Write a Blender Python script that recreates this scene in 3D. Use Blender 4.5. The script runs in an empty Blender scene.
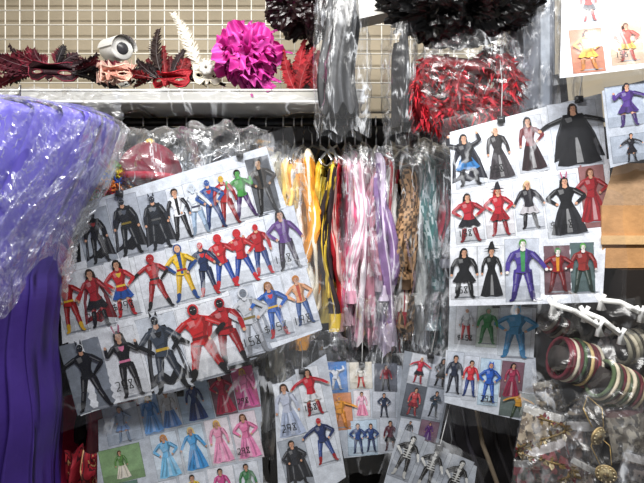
import bpy, math, random
from mathutils import Vector, noise, Matrix
random.seed(7)
R = random.random
F = 480.0
CZ = 1.5
def U(a, b): return a + (b - a) * R()
def W(px, py, d):
    return Vector(((px - 322) / F * d, d, CZ + (241.5 - py) / F * d))
def lin(c):
    return c / 12.92 if c <= 0.04045 else ((c + 0.055) / 1.055) ** 2.4
def C(h):
    if not isinstance(h, str): return h
    h = h.lstrip('#')
    if len(h) == 3: h = ''.join(x * 2 for x in h)
    return tuple(lin(int(h[i:i + 2], 16) / 255) for i in (0, 2, 4))
def mixc(a, b, t):
    a = C(a); b = C(b)
    return tuple(a[i] * (1 - t) + b[i] * t for i in range(3))
def dark(a, k):
    a = C(a); return tuple(min(1, x * k) for x in a)

# ---------------------------------------------------------------- materials
def newmat(name):
    m = bpy.data.materials.new(name); m.use_nodes = True
    nt = m.node_tree
    for n in list(nt.nodes): nt.nodes.remove(n)
    out = nt.nodes.new('ShaderNodeOutputMaterial')
    return m, nt, out
def vmat(name, rough=0.7, bump=0.15, bscale=300, metal=0.0, var=0.2, vscale=20, spec=0.4, fine=0.0):
    m, nt, out = newmat(name)
    b = nt.nodes.new('ShaderNodeBsdfPrincipled')
    at = nt.nodes.new('ShaderNodeVertexColor'); at.layer_name = 'Col'
    tc = nt.nodes.new('ShaderNodeTexCoord')
    nz = nt.nodes.new('ShaderNodeTexNoise'); nz.inputs['Scale'].default_value = vscale; nz.inputs['Detail'].default_value = 4
    nt.links.new(tc.outputs['Object'], nz.inputs['Vector'])
    mr = nt.nodes.new('ShaderNodeMapRange')
    mr.inputs['From Min'].default_value = 0.3; mr.inputs['From Max'].default_value = 0.7
    mr.inputs['To Min'].default_value = 1 - var; mr.inputs['To Max'].default_value = 1 + var * 0.5
    nt.links.new(nz.outputs['Fac'], mr.inputs['Value'])
    src = mr.outputs[0]
    if fine:
        n4 = nt.nodes.new('ShaderNodeTexNoise'); n4.inputs['Scale'].default_value = 320; n4.inputs['Detail'].default_value = 2
        nt.links.new(tc.outputs['Object'], n4.inputs['Vector'])
        m4 = nt.nodes.new('ShaderNodeMapRange'); m4.inputs['From Min'].default_value = .35; m4.inputs['From Max'].default_value = .65
        m4.inputs['To Min'].default_value = 1 - fine; m4.inputs['To Max'].default_value = 1 + fine * .5
        nt.links.new(n4.outputs['Fac'], m4.inputs['Value'])
        mm = nt.nodes.new('ShaderNodeMath'); mm.operation = 'MULTIPLY'
        nt.links.new(src, mm.inputs[0]); nt.links.new(m4.outputs[0], mm.inputs[1]); src = mm.outputs[0]
    vm = nt.nodes.new('ShaderNodeVectorMath'); vm.operation = 'SCALE'
    nt.links.new(at.outputs['Color'], vm.inputs[0]); nt.links.new(src, vm.inputs['Scale'])
    nt.links.new(vm.outputs[0], b.inputs['Base Color'])
    b.inputs['Roughness'].default_value = rough
    b.inputs['Metallic'].default_value = metal
    b.inputs['Specular IOR Level'].default_value = spec
    if bump:
        n2 = nt.nodes.new('ShaderNodeTexNoise'); n2.inputs['Scale'].default_value = bscale; n2.inputs['Detail'].default_value = 3
        nt.links.new(tc.outputs['Object'], n2.inputs['Vector'])
        bp = nt.nodes.new('ShaderNodeBump'); bp.inputs['Strength'].default_value = bump; bp.inputs['Distance'].default_value = 0.004
        nt.links.new(n2.outputs['Fac'], bp.inputs['Height']); nt.links.new(bp.outputs[0], b.inputs['Normal'])
    nt.links.new(b.outputs[0], out.inputs[0])
    return m
def filmmat(name, haze=0.04, crease=0.2, gl=0.03, bscale=14, rough=0.22, tint=(0.97, 0.98, 1.0), bump=0.6, fres=.3, stretch=(1, 1, .45), rot=.4, width=.05):
    """thin clear polythene: see-through, milky along soft wrinkles, glossy"""
    m, nt, out = newmat(name)
    L = nt.links.new
    tc = nt.nodes.new('ShaderNodeTexCoord')
    mp = nt.nodes.new('ShaderNodeMapping'); mp.inputs['Scale'].default_value = stretch; mp.inputs['Rotation'].default_value = (0, rot, 0)
    L(tc.outputs['Object'], mp.inputs['Vector'])
    nz = nt.nodes.new('ShaderNodeTexNoise'); nz.inputs['Scale'].default_value = bscale; nz.inputs['Detail'].default_value = 4
    nz.inputs['Roughness'].default_value = .5; nz.inputs['Distortion'].default_value = .6
    L(mp.outputs[0], nz.inputs['Vector'])
    s = nt.nodes.new('ShaderNodeMath'); s.operation = 'SUBTRACT'; s.inputs[1].default_value = 0.5
    L(nz.outputs['Fac'], s.inputs[0])
    a = nt.nodes.new('ShaderNodeMath'); a.operation = 'ABSOLUTE'; L(s.outputs[0], a.inputs[0])
    mr = nt.nodes.new('ShaderNodeMapRange'); mr.interpolation_type = 'SMOOTHERSTEP'
    mr.inputs['From Min'].default_value = 0.0; mr.inputs['From Max'].default_value = width
    mr.inputs['To Min'].default_value = 1; mr.inputs['To Max'].default_value = 0
    L(a.outputs[0], mr.inputs['Value'])
    n3 = nt.nodes.new('ShaderNodeTexNoise'); n3.inputs['Scale'].default_value = bscale * .7; L(tc.outputs['Object'], n3.inputs['Vector'])
    m3 = nt.nodes.new('ShaderNodeMapRange'); m3.inputs['From Min'].default_value = .45; m3.inputs['From Max'].default_value = .68
    m3.inputs['To Min'].default_value = 0; m3.inputs['To Max'].default_value = crease
    L(n3.outputs['Fac'], m3.inputs['Value'])
    hz = nt.nodes.new('ShaderNodeMath'); hz.operation = 'MULTIPLY_ADD'; hz.inputs[2].default_value = haze
    L(mr.outputs[0], hz.inputs[0]); L(m3.outputs[0], hz.inputs[1])
    bp = nt.nodes.new('ShaderNodeBump'); bp.inputs['Strength'].default_value = bump; bp.inputs['Distance'].default_value = 0.012
    L(nz.outputs['Fac'], bp.inputs['Height'])
    tr = nt.nodes.new('ShaderNodeBsdfTransparent'); tr.inputs[0].default_value = (*tint, 1)
    df = nt.nodes.new('ShaderNodeBsdfDiffuse'); df.inputs[0].default_value = (0.82, 0.85, 0.9, 1)
    gs = nt.nodes.new('ShaderNodeBsdfGlossy'); gs.inputs['Roughness'].default_value = rough; gs.inputs[0].default_value = (1, 1, 1, 1)
    L(bp.outputs[0], gs.inputs['Normal'])
    lw = nt.nodes.new('ShaderNodeLayerWeight'); lw.inputs['Blend'].default_value = 0.2
    L(bp.outputs[0], lw.inputs['Normal'])
    ad = nt.nodes.new('ShaderNodeMath'); ad.operation = 'MULTIPLY_ADD'; ad.inputs[1].default_value = fres; ad.inputs[2].default_value = gl
    ad.use_clamp = True
    L(lw.outputs['Fresnel'], ad.inputs[0])
    m1 = nt.nodes.new('ShaderNodeMixShader'); m2 = nt.nodes.new('ShaderNodeMixShader')
    L(hz.outputs[0], m1.inputs[0]); L(tr.outputs[0], m1.inputs[1]); L(df.outputs[0], m1.inputs[2])
    L(ad.outputs[0], m2.inputs[0]); L(m1.outputs[0], m2.inputs[1]); L(gs.outputs[0], m2.inputs[2])
    L(m2.outputs[0], out.inputs[0])
    return m
M_PRINT = vmat('laminated_print', rough=0.38, bump=0.0, var=0.2, vscale=60, spec=0.35, fine=.1)
M_CLOTH = vmat('cloth', rough=0.85, bump=0.35, bscale=500, var=0.35, vscale=18)
M_SATIN = vmat('satin', rough=0.48, bump=0.15, bscale=60, var=0.25, vscale=9, spec=0.4)
M_HARD = vmat('painted_plastic', rough=0.3, bump=0.0, var=0.05)
M_METAL = vmat('metal', rough=0.28, bump=0.0, var=0.1, metal=0.9)
M_GOLD = vmat('gold_trim', rough=0.45, bump=0.6, bscale=250, metal=0.4, var=0.3, vscale=80)
M_FEATH = vmat('feather', rough=0.7, bump=0.0, var=0.4, vscale=50, spec=0.3)
M_WALL = vmat('painted_wall', rough=0.9, bump=0.3, bscale=40, var=0.2, vscale=3)
M_CARD = vmat('cardboard', rough=0.85, bump=0.2, bscale=120, var=0.2, vscale=30)
M_BLACKBAG = vmat('black_bin_film', rough=0.3, bump=1.0, bscale=38, var=0.2, spec=0.5)
M_FILM = filmmat('clear_film', haze=0.015, crease=0.36, gl=0.02, bscale=9, fres=.28, width=.03)  # crease whitening raised so pale streaks also paint glare on the sleeves
M_FILMF = filmmat('clear_film_creased', haze=0.03, crease=0.42, gl=0.03, bscale=20, width=.035)
M_FILMV = filmmat('clear_film_long_folds', haze=0.02, crease=0.5, gl=0.03, bscale=30, stretch=(1, 1, .25), rot=.12, fres=.35, width=.04)
M_FILMH = filmmat('clear_film_hazy', haze=0.07, crease=0.5, gl=0.05, bscale=26, rough=.2, rot=-.6, stretch=(1, 1, .35), fres=.3, width=.03, bump=.25)

# ---------------------------------------------------------------- mesh builder
class MB:
    def __init__(s): s.v = []; s.f = []; s.c = []; s.m = []
    def face(s, pts, col, mi=0):
        n = len(s.v); s.v += [tuple(p) for p in pts]; s.f.append(tuple(range(n, n + len(pts)))); s.c.append(C(col)); s.m.append(mi)
    def grid(s, P, nu, nv, col, mi=0, closeu=False):
        n = len(s.v); cu = nu if closeu else nu + 1
        for j in range(nv + 1):
            for i in range(cu): s.v.append(tuple(P(i / nu, j / nv)))
        for j in range(nv):
            for i in range(nu):
                a = n + j * cu + i; b = n + j * cu + (i + 1) % cu
                s.f.append((a, b, b + cu, a + cu))
                s.c.append(C(col((i + .5) / nu, (j + .5) / nv) if callable(col) else col)); s.m.append(mi)
    def tube(s, pts, r, n=8, col='888', mi=0, caps=True):
        pts = [Vector(p) for p in pts]
        rr = r if isinstance(r, (list, tuple)) else [r] * len(pts)
        base = len(s.v); up = Vector((0.13, 0.31, 0.94)).normalized()
        for i, p in enumerate(pts):
            t = (pts[min(i + 1, len(pts) - 1)] - pts[max(i - 1, 0)]).normalized()
            a = t.cross(up)
            if a.length < 0.05: a = t.cross(Vector((1, 0, 0)))
            a.normalize(); b = t.cross(a); 
            for k in range(n):
                th = 2 * math.pi * k / n
                s.v.append(tuple(p + (a * math.cos(th) + b * math.sin(th)) * rr[i]))
        for i in range(len(pts) - 1):
            for k in range(n):
                a = base + i * n + k; b = base + i * n + (k + 1) % n
                s.f.append((a, b, b + n, a + n)); s.c.append(C(col)); s.m.append(mi)
        if caps:
            s.f.append(tuple(range(base, base + n))[::-1]); s.c.append(C(col)); s.m.append(mi)
            e = base + (len(pts) - 1) * n
            s.f.append(tuple(range(e, e + n))); s.c.append(C(col)); s.m.append(mi)
    def box(s, lo, hi, col, mi=0, bev=0.0, M=None):
        lo = Vector(lo); hi = Vector(hi)
        P = [Vector((x, y, z)) for z in (lo.z, hi.z) for y in (lo.y, hi.y) for x in (lo.x, hi.x)]
        if M: P = [M @ p for p in P]
        n = len(s.v); s.v += [tuple(p) for p in P]
        for q in ((0, 2, 3, 1), (4, 5, 7, 6), (0, 1, 5, 4), (2, 6, 7, 3), (0, 4, 6, 2), (1, 3, 7, 5)):
            s.f.append(tuple(n + k for k in q)); s.c.append(C(col)); s.m.append(mi)
    def ell(s, c, r, col, mi=0, nu=24, nv=14, disp=None, M=None, v0=0.0, v1=1.0):
        c = Vector(c)
        def P(u, v):
            th = 2 * math.pi * u; ph = math.pi * (v0 + (v1 - v0) * v)
            d = Vector((math.cos(th) * math.sin(ph), math.sin(th) * math.sin(ph), math.cos(ph)))
            k = 1 + (disp(d) if disp else 0)
            q = Vector((d.x * r[0] * k, d.y * r[1] * k, d.z * r[2] * k))
            return c + (M @ q if M else q)
        s.grid(P, nu, nv, col, mi, closeu=True)
    def build(s, name, mats, parent=None, smooth=True):
        me = bpy.data.meshes.new(name); me.from_pydata(s.v, [], s.f)
        ca = me.color_attributes.new('Col', 'FLOAT_COLOR', 'CORNER')
        buf = []
        for f, c in zip(s.f, s.c): buf += [c[0], c[1], c[2], 1.0] * len(f)
        ca.data.foreach_set('color', buf)
        for m in (mats if isinstance(mats, list) else [mats]): me.materials.append(m)
        me.polygons.foreach_set('material_index', s.m)
        me.polygons.foreach_set('use_smooth', [smooth] * len(s.f))
        me.update()
        o = bpy.data.objects.new(name, me); bpy.context.collection.objects.link(o)
        if parent: o.parent = parent
        return o
def empty(name, loc=(0, 0, 0)):
    e = bpy.data.objects.new(name, None); e.empty_display_size = 0.05
    bpy.context.collection.objects.link(e); return e

# ---------------------------------------------------------------- room
def room():
    def slab(name, lo, hi, col, mat=M_WALL):
        m = MB(); m.box(lo, hi, col); return m.build(name, mat, smooth=False)
    slab('floor', (-1.7, -1.2, -0.05), (1.8, 2.0, 0), '8a857c')
    slab('ceiling', (-1.7, -1.2, 2.75), (1.8, 2.0, 2.8), 'd8d4ca')
    slab('wall_back', (-1.7, 1.95, 0), (1.8, 2.0, 2.75), 'b8ac96')
    slab('wall_left', (-1.75, -1.2, 0), (-1.7, 2.0, 2.75), 'b9b0a0')
    slab('wall_right', (1.8, -1.2, 0), (1.85, 2.0, 2.75), '4a453f')
    slab('baseboard_back', (-1.7, 1.93, 0), (1.8, 1.95, 0.09), '6b5a48')
room()

g = MB()
y = 1.725
x0, x1, z0, z1 = -1.45, 0.62, 1.965, 2.62
x = x0
while x < x1 + 0.001:
    g.tube([(x, y, z0), (x, y, z1)], 0.0022, 6, 'f2efe6'); x += 0.052
z = z0
while z < z1 + 0.001:
    g.tube([(x0, y - .004, z), (x1, y - .004, z)], 0.0022, 6, 'f2efe6'); z += 0.052
for zz in (z0, z1): g.tube([(x0, y, zz), (x1, y, zz)], 0.005, 8, 'f2efe6')
for xx in (x0, x1): g.tube([(xx, y, z0), (xx, y, z1)], 0.005, 8, 'f2efe6')
for xx in (-1.2, -0.4, 0.4):
    for zz in (1.98, 2.5): g.tube([(xx, y, zz), (xx, 1.948, zz)], 0.006, 8, 'bbb6a8')
g.build('wire_grid_panel', M_HARD)

s = MB()
s.box((-1.45, 1.36, 1.908), (0.12, 1.70, 1.922), '8f8c86')
s.box((-1.45, 1.352, 1.890), (0.12, 1.362, 1.928), 'a8a6a0')
s.tube([(-1.45, 1.351, 1.893), (0.12, 1.351, 1.893)], 0.004, 8, 'e2e2de')
s.tube([(-1.45, 1.351, 1.926), (0.12, 1.351, 1.926)], 0.003, 8, 'e2e2de')
for xx in (-1.3, -0.55, 0.05):
    s.box((xx - .006, 1.40, 1.900), (xx + .006, 1.948, 1.908), '777')
s.build('display_shelf', M_HARD, smooth=False)

RZ, RY = 1.880, 1.53
r = MB()
r.tube([(-1.1, RY, RZ), (0.62, RY, RZ)], 0.0135, 16, '2a2b2e')
for xx in (-1.0, -0.3, 0.6):
    r.tube([(xx, RY, RZ), (xx, 1.75, RZ - .03), (xx, 1.948, RZ - .03)], 0.008, 8, '444')
r.build('clothes_rail', M_METAL)

# ---------------------------------------------------------------- hanging garments
def hanger(parent, x, yaw, col='c9ccd0', z=RZ):
    m = MB()
    ca, sa = math.cos(yaw), math.sin(yaw)
    def T(a, h): return Vector((x + sa * a, RY + ca * a, z + h))
    pts = []
    for k in range(15):
        th = math.radians(-30 + 230 * k / 14)
        pts.append(T(0.022 * math.cos(th), 0.022 * math.sin(th) - 0.005 ))
    pts = pts[::-1][:]
    neck = [T(0, -0.055), T(0, -0.075)]
    m.tube([T(-.022 * .9, -.018)] + pts[1:][:12] + [T(0.02, -.02), T(0, -.035)] + neck, 0.0026, 6, col)
    m.tube([T(0, -.075), T(0.12, -.115), T(0.19, -.15), T(0.18, -.16), T(0, -.158), T(-.18, -.16), T(-.19, -.15), T(-.12, -.115), T(0, -.075)], 0.004, 6, col, caps=False)
    return m.build('hanger', M_METAL, parent)
def loftbody(m, xc, w, zt, zb, hd, seed, col, amp=0.18, nf=7, taper=1.0, mi=0, yaw=0, nu=56, nv=40, yc=RY, sway=0.0):
    def P(u, v):
        th = 2 * math.pi * u
        z = zt + (zb - zt) * v
        sh = min(1, v / 0.14); sh = math.sin(sh * math.pi / 2)
        dd = hd * (0.22 + 0.78 * sh) * (1 + (taper - 1) * v)
        ww = w / 2 * (0.35 + 0.65 * sh) * (0.85 + 0.35 * v)
        c, si = math.cos(th), math.sin(th)
        cx = math.copysign(abs(c) ** 0.7, c); sy = math.copysign(abs(si) ** 0.8, si)
        k = noise.noise(Vector((c * nf * .5 + seed, si * nf * .5, v * 1.6 + seed)))
        k2 = noise.noise(Vector((c * nf * 1.3, si * nf * 1.3 + seed, v * 3.5)))
        k3 = 1 - 2 * abs(noise.noise(Vector((c * 3 + seed, si * 5, v * 7 + c * 2))))
        xx = ww * cx * (1 + amp * 1.5 * k) + ww * amp * 1.6 * k2 * (0.3 + v)
        yy = dd * sy + 0.06 * k * v + .02 * k2 + .012 * k3
        xx += sway * v + .012 * math.sin(v * 4 + seed) + .003 * k3
        return Vector((xc + xx * math.cos(yaw) + yy * math.sin(yaw), yc + yy * math.cos(yaw) - xx * math.sin(yaw), z + 0.01 * k2 * v + (.02 * math.sin(u * 40 + seed) * v ** 6)))
    m.grid(P, nu, nv, col, mi, closeu=True)
def sleeve(m, xc, yf, zt, ln, r, col, seed, mi=0):
    def P(u, v):
        th = 2 * math.pi * u
        k = noise.noise(Vector((math.cos(th) * 1.5 + seed, math.sin(th) * 1.5, v * 4)))
        k += .9 * (1 - 2 * abs(noise.noise(Vector((math.cos(th) * 2 + seed, math.sin(th) * 2, v * 9)))))- .4
        rr = r * (0.75 + 0.35 * min(1, v * 4) - 0.1 * v) * (1 + .5 * k)
        return Vector((xc + rr * math.cos(th) + .018 * math.sin(v * 6 + seed), yf + rr * .9 * math.sin(th) + .03 * (1 - v) ** 2, zt - ln * v))
    m.grid(P, 26, 44, col, mi, closeu=True)
def costume(px, wpx, col, ybot=360, col2=None, pat=None, film=True, yaw=0, sl=True, seed=None, mat=M_CLOTH, frontd=1.335):
    seed = U(0, 50) if seed is None else seed
    e = empty('hanging_costume')
    d = frontd + U(-.03, .05)
    w = wpx / F * d * 1.0
    xc = (px - 322) / F * (d + .06)
    zt = RZ - 0.10 + U(-.03, .015)
    zb = CZ + (241.5 - ybot) / F * d
    def cf(u, v):
        if pat == 'hstripe': return col2 if int(v * 22) % 3 == 0 else col
        if pat == 'vstripe': return col2 if int(u * 28) % 2 == 0 else col
        if pat == 'check': return [col, col2, dark(col, .6)][(int(u * 40) + int(v * 60)) % 3 if (int(v * 60) % 2) else (int(u * 40) % 2)]
        if pat == 'floral': return col2 if noise.noise(Vector((u * 40 + seed, v * 22, seed))) > 0.18 else (dark(col, .75) if noise.noise(Vector((u * 25 + seed, v * 30, 9))) > .25 else col)
        if pat == 'trim': return col2 if v > 0.88 or (v < 0.1) or int(u * 56) in (40, 41, 42) else col
        return col
    m = MB(); loftbody(m, xc, w, zt, zb, RY - d, seed, cf, amp=.45, yaw=yaw, nv=56)
    if sl:
        sleeve(m, xc + U(-.35, .35) * w, d + .012, zt - .07, U(.28, .5), w * .42, (lambda u, v: col2 if (col2 and v > .9) else cf(u, v)), seed)
    m.build('garment', mat, e)
    hanger(e, xc, yaw + U(-.7, .7))
    if film:
        f = MB(); loftbody(f, xc, w * 1.35, zt + .035, zb - U(.03, .1), RY - d + .03, seed + 3, '#fff', amp=.55, nf=9, yaw=yaw, nu=48, nv=50)
        f.build('clear_garment_bag', M_FILMV, e)
    return e
costume(279, 22, 'e6e3d8', ybot=376, col2='c9c4b0', pat='trim', yaw=.12)
costume(291, 15, 'f0d27a', ybot=330, col2='e0b85c', pat='vstripe', film=False, yaw=.1)
costume(301, 14, 'f4f1e8', ybot=345, col2='e8a03e', pat='trim', yaw=.08)
costume(311, 13, 'ef9f30', ybot=315, col2='f4e8d0', pat='trim', film=False)
costume(320, 14, 'f2c92e', ybot=296, col2='f6de6c', pat='vstripe', film=False)
costume(330, 11, '2c2226', ybot=300, col2='d8b83c', pat='trim', film=False)
costume(338, 12, 'd42c38', ybot=300, col2='e8b8b1', pat='trim', film=False)
costume(347, 14, 'e8608c', ybot=320, col2='f6cfd8', pat='trim')
costume(358, 14, 'f0e6ea', ybot=340, col2='d8a0b4', pat='vstripe', film=False)
costume(369, 16, 'c88a98', ybot=345, col2='e6d2d4', pat='floral', yaw=-.05)
costume(381, 14, '8c6a9c', ybot=350, col2='d8c8dc', pat='trim', yaw=-.06, film=False)
costume(391, 12, 'e0dcd6', ybot=350, col2='9c2636', pat='trim', film=False)
costume(402, 18, 'a88460', ybot=335, col2='4c3826', pat='check', film=False, yaw=-.1)
costume(415, 14, 'b3b6b4', ybot=345, col2='d3d5d2', pat='vstripe', yaw=-.1)
costume(427, 14, '4a7a78', ybot=350, col2='b9c8c8', pat='floral', yaw=-.1)
costume(439, 13, '98283a', ybot=345, col2='3a2a30', pat='trim', film=False, yaw=-.1)
costume(451, 15, '2a2930', ybot=370, col2='9c9ca4', pat='floral', yaw=-.1)
costume(465, 18, '3a4a4e', ybot=380, col2='bfc4c2', pat='floral', yaw=-.12)
costume(480, 18, '1c1b20', ybot=420, film=False)
for px, c, c2, p in ((128, '7a1f33', None, None), (150, 'a42230', 'e5c542', 'trim'), (178, '8f979f', 'dfe4e6', 'floral'),
                     (204, 'c9c9c4', '7d8388', 'vstripe'), (228, '515a63', None, None), (247, 'bfbdb6', '6c6b72', 'floral'), (264, '9b9ca0', 'e6e6e2', 'trim')):
    costume(px, 24, c, ybot=430, col2=c2, pat=p, film=(px > 160))
for px in (60, 90, 108):
    costume(px, 24, '1c1a20', ybot=440, film=False)

m = MB()
m.grid(lambda u, v: Vector((-1.5 + 3.1 * u, 1.885 + .015 * math.sin(u * 90) + .008 * math.sin(u * 217), 1.955 - 1.95 * v)), 160, 6, '131215')
m.build('black_backdrop', M_CLOTH)  # black sheet added so the background between the garments stays dark

# ---------------------------------------------------------------- catalogue prints
EPS = 0.00012
class Page:
    def __init__(s, px, py, d, ax=0.0, az=0.0, bend=0.006, seed=0.0):
        s.mb = MB(); s.ax = ax; s.az = az; s.bend = bend; s.seed = seed
        p = W(px, py, d); s.k = p.y - ax * p.x - az * (p.z - CZ)
    def P(s, px, py, L=0):
        u = (px - 322) / F; v = (241.5 - py) / F
        t = s.k / (1 - s.ax * u - s.az * v)
        x, z = u * t, CZ + v * t
        b = s.bend * (math.sin(x * 9 + s.seed) + math.sin(z * 8 + x * 5 + s.seed * 2))
        return Vector((x, t + b - L * EPS, z))
    def quad(s, tl, tr, br, bl, col, L=0, n=10):
        def P(u, v):
            a = [tl[k] + (tr[k] - tl[k]) * u for k in (0, 1)]; b = [bl[k] + (br[k] - bl[k]) * u for k in (0, 1)]
            return s.P(a[0] + (b[0] - a[0]) * v, a[1] + (b[1] - a[1]) * v, L)
        s.mb.grid(P, n, n, col)
    def poly(s, pts, col, L): s.mb.face([s.P(x, y, L) for x, y in pts], col)
SEG = {'0': [[(0, 0), (1, 0), (1, 2), (0, 2), (0, 0)]], '1': [[(.5, 0), (.5, 2)]], '2': [[(0, 2), (1, 2), (1, 1), (0, 0), (1, 0)]],
       '3': [[(0, 2), (1, 2), (.3, 1), (1, .6), (0, 0)]], '5': [[(1, 2), (0, 2), (0, 1), (1, 1), (1, 0), (0, 0)]], '8': [[(0, 0), (1, 0), (0, 2), (1, 2), (0, 0)]],
       '9': [[(1, 1), (0, 1), (0, 2), (1, 2), (.8, 0)]], '$': [[(1, 1.7), (0, 1.7), (0, 1), (1, 1), (1, .3), (0, .3)], [(.5, 2.2), (.5, -.2)]], '6': [[(1, 2), (0, 1), (0, 0), (1, 0), (1, 1), (0, 1)]]}
def text(pg, x, y, sz, t, rot=0, col='151515', L=66, wd=0.45):
    ca, sa = math.cos(math.radians(rot)), math.sin(math.radians(rot))
    def T(a, b): return (x + a * ca + -b * sa * 1, y - (a * sa + b * ca))
    o = 0
    for ch in t:
        for line in SEG.get(ch, []):
            for (a, b), (c, d) in zip(line, line[1:]):
                a2, b2, c2, d2 = o + a * sz * .5, b * sz * .5, o + c * sz * .5, d * sz * .5
                dx, dy = c2 - a2, d2 - b2; l = math.hypot(dx, dy); nx, ny = -dy / l * wd, dx / l * wd
                pg.poly([T(a2 + nx, b2 + ny), T(c2 + nx, d2 + ny), T(c2 - nx, d2 - ny), T(a2 - nx, b2 - ny)], col, L)
        o += sz * .8
ARM = {'down': ((.17, .63), (.19, .47)), 'hips': ((.24, .65), (.12, .53)), 'out': ((.26, .70), (.36, .62)), 'up': ((.24, .84), (.21, 1.0)),
       'cross': ((.19, .66), (-.03, .68)), 'away': ((.2, .64), (.27, .5)), 'fist': ((.22, .66), (.22, .8))}
def fig(pg, cx, fy, h, rot=0, top='222', bot=None, skin='c9977a', hair='2a1c14', boots=None, glove=None, cape=None, skirt=None, gown=None,
        arms='down', face=None, hat=None, belt=None, emb=None, stance=.06, kid=True, hood=None, longhair=False, fat=1.0, lean=0, slv=None, stripe=None):
    bot = bot or top; boots = boots or dark(bot, .5); glove = glove or skin; slv = slv or top
    ca, sa = math.cos(math.radians(rot)), math.sin(math.radians(rot))
    J = lambda: U(-.008, .008)
    def T(p):
        a, b = p[0] * h * fat * 1.1 + lean * h * p[1], p[1] * h
        return (cx + a * ca - b * sa, fy - (a * sa + b * ca))
    L = [3]
    def poly(pts, col):
        pg.poly([T(p) for p in pts], col, L[0]); L[0] += 1
    def limb(p, q, r1, r2, col, shade=True):
        dx, dy = q[0] - p[0], q[1] - p[1]; l = math.hypot(dx, dy) or 1; nx, ny = -dy / l, dx / l
        mx, my, rm = (p[0] + q[0]) / 2, (p[1] + q[1]) / 2, (r1 + r2) / 2 * U(1.02, 1.14)
        poly([(p[0] + nx * r1, p[1] + ny * r1), (mx + nx * rm, my + ny * rm), (q[0] + nx * r2, q[1] + ny * r2), (q[0] + dx / l * r2 * .6, q[1] + dy / l * r2 * .6), (q[0] - nx * r2, q[1] - ny * r2),
              (mx - nx * rm, my - ny * rm), (p[0] - nx * r1, p[1] - ny * r1), (p[0] - dx / l * r1 * .7, p[1] - dy / l * r1 * .7)], col)
        if shade:
            sg = 1 if nx > 0 else -1
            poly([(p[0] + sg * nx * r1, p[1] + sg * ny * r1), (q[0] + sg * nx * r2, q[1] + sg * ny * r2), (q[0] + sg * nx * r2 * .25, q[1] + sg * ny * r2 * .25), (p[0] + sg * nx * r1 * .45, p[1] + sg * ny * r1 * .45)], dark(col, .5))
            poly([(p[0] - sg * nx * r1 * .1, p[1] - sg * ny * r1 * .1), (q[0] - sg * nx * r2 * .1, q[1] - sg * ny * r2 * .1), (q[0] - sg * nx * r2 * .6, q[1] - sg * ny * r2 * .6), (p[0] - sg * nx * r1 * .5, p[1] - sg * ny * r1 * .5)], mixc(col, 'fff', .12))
    def circ(c, rx, ry, col, n=12, a0=0, a1=360):
        poly([(c[0] + rx * math.cos(math.radians(a0 + (a1 - a0) * k / (n if a1 - a0 == 360 else n - 1))), c[1] + ry * math.sin(math.radians(a0 + (a1 - a0) * k / (n if a1 - a0 == 360 else n - 1)))) for k in range(n)], col)
    hr = .067 if kid else .058
    hc = .925
    hx = hr / fat * .85
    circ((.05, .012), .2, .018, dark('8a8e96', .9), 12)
    if cape:
        poly([(-.1, .84), (.1, .84), (.2, .5), (.27, .1), (.12, .14), (0, .08), (-.13, .14), (-.26, .09), (-.2, .5)], cape)
        for sg in (-1, 1): poly([(sg * .1, .8), (sg * .16, .5), (sg * .2, .12), (sg * .23, .12), (sg * .19, .5)], mixc(cape, '8a8a90', .18))
    if longhair: poly([(-hx * 1.1, hc + .03), (hx * 1.1, hc + .03), (hx * 1.5, .82), (hx * 1.2, .73), (hx * .5, .76), (-hx * .6, .76), (-hx * 1.2, .72), (-hx * 1.6, .80)], hair)
    if isinstance(arms, str): arms = (arms, arms)
    for sd in (-1, 1):
        hip = (sd * .052, .5); kn = (sd * (.06 + stance * .4) + J(), .27); an = (sd * (.05 + stance) + J(), .05 + J())
        if gown: continue
        limb(hip, kn, .054, .036, bot if not skirt else (stripe or skin))
        limb(kn, an, .038, .022, bot if not skirt else boots)
        md = (kn[0] * .45 + an[0] * .55, kn[1] * .45 + an[1] * .55)
        limb(md, an, .034, .024, boots, False)
        limb((an[0], .04), (an[0] + sd * .04, .015), .024, .016, boots, False)
    if gown:
        poly([(-.06, .6), (.06, .6), (.13, .4), (.21, .12), (.23, .03), (.1, .0), (-.02, .02), (-.12, .0), (-.23, .03), (-.2, .14), (-.13, .4)], gown)
        g2 = dark(gown, .6)
        poly([(-.02, .56), (-.05, .3), (-.12, .04), (-.07, .03), (-.02, .3)], g2); poly([(.03, .56), (.07, .3), (.1, .03), (.14, .05), (.1, .3)], g2)
        poly([(-.05, .5), (-.13, .25), (-.2, .05), (-.17, .04), (-.1, .25)], g2)
        poly([(0, .58), (-.02, .3), (-.03, .04), (.04, .04), (.03, .3)], mixc(gown, 'fff', .22))
    if skirt:
        poly([(-.07, .56), (.07, .56), (.13, .44), (.18, .34), (.12, .31), (.06, .34), (0, .31), (-.06, .34), (-.12, .31), (-.18, .34), (-.13, .44)], skirt)
        poly([(-.02, .54), (-.06, .36), (-.02, .34), (0, .5)], dark(skirt, .55)); poly([(.03, .54), (.08, .36), (.12, .36), (.06, .5)], dark(skirt, .6))
    poly([(-.035, .86), (.035, .86), (.055, .835), (.125, .80), (.12, .72), (.088, .66), (.07, .58), (.088, .47), (0, .45), (-.088, .47), (-.07, .58), (-.088, .66), (-.12, .72), (-.125, .80), (-.055, .835)], top)
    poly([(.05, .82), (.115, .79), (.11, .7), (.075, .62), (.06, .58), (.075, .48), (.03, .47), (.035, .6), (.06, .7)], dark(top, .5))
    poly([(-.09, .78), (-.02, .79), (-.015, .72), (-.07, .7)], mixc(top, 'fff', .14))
    poly([(-.06, .6), (.05, .63), (.05, .615), (-.05, .585)], dark(top, .6))
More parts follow.
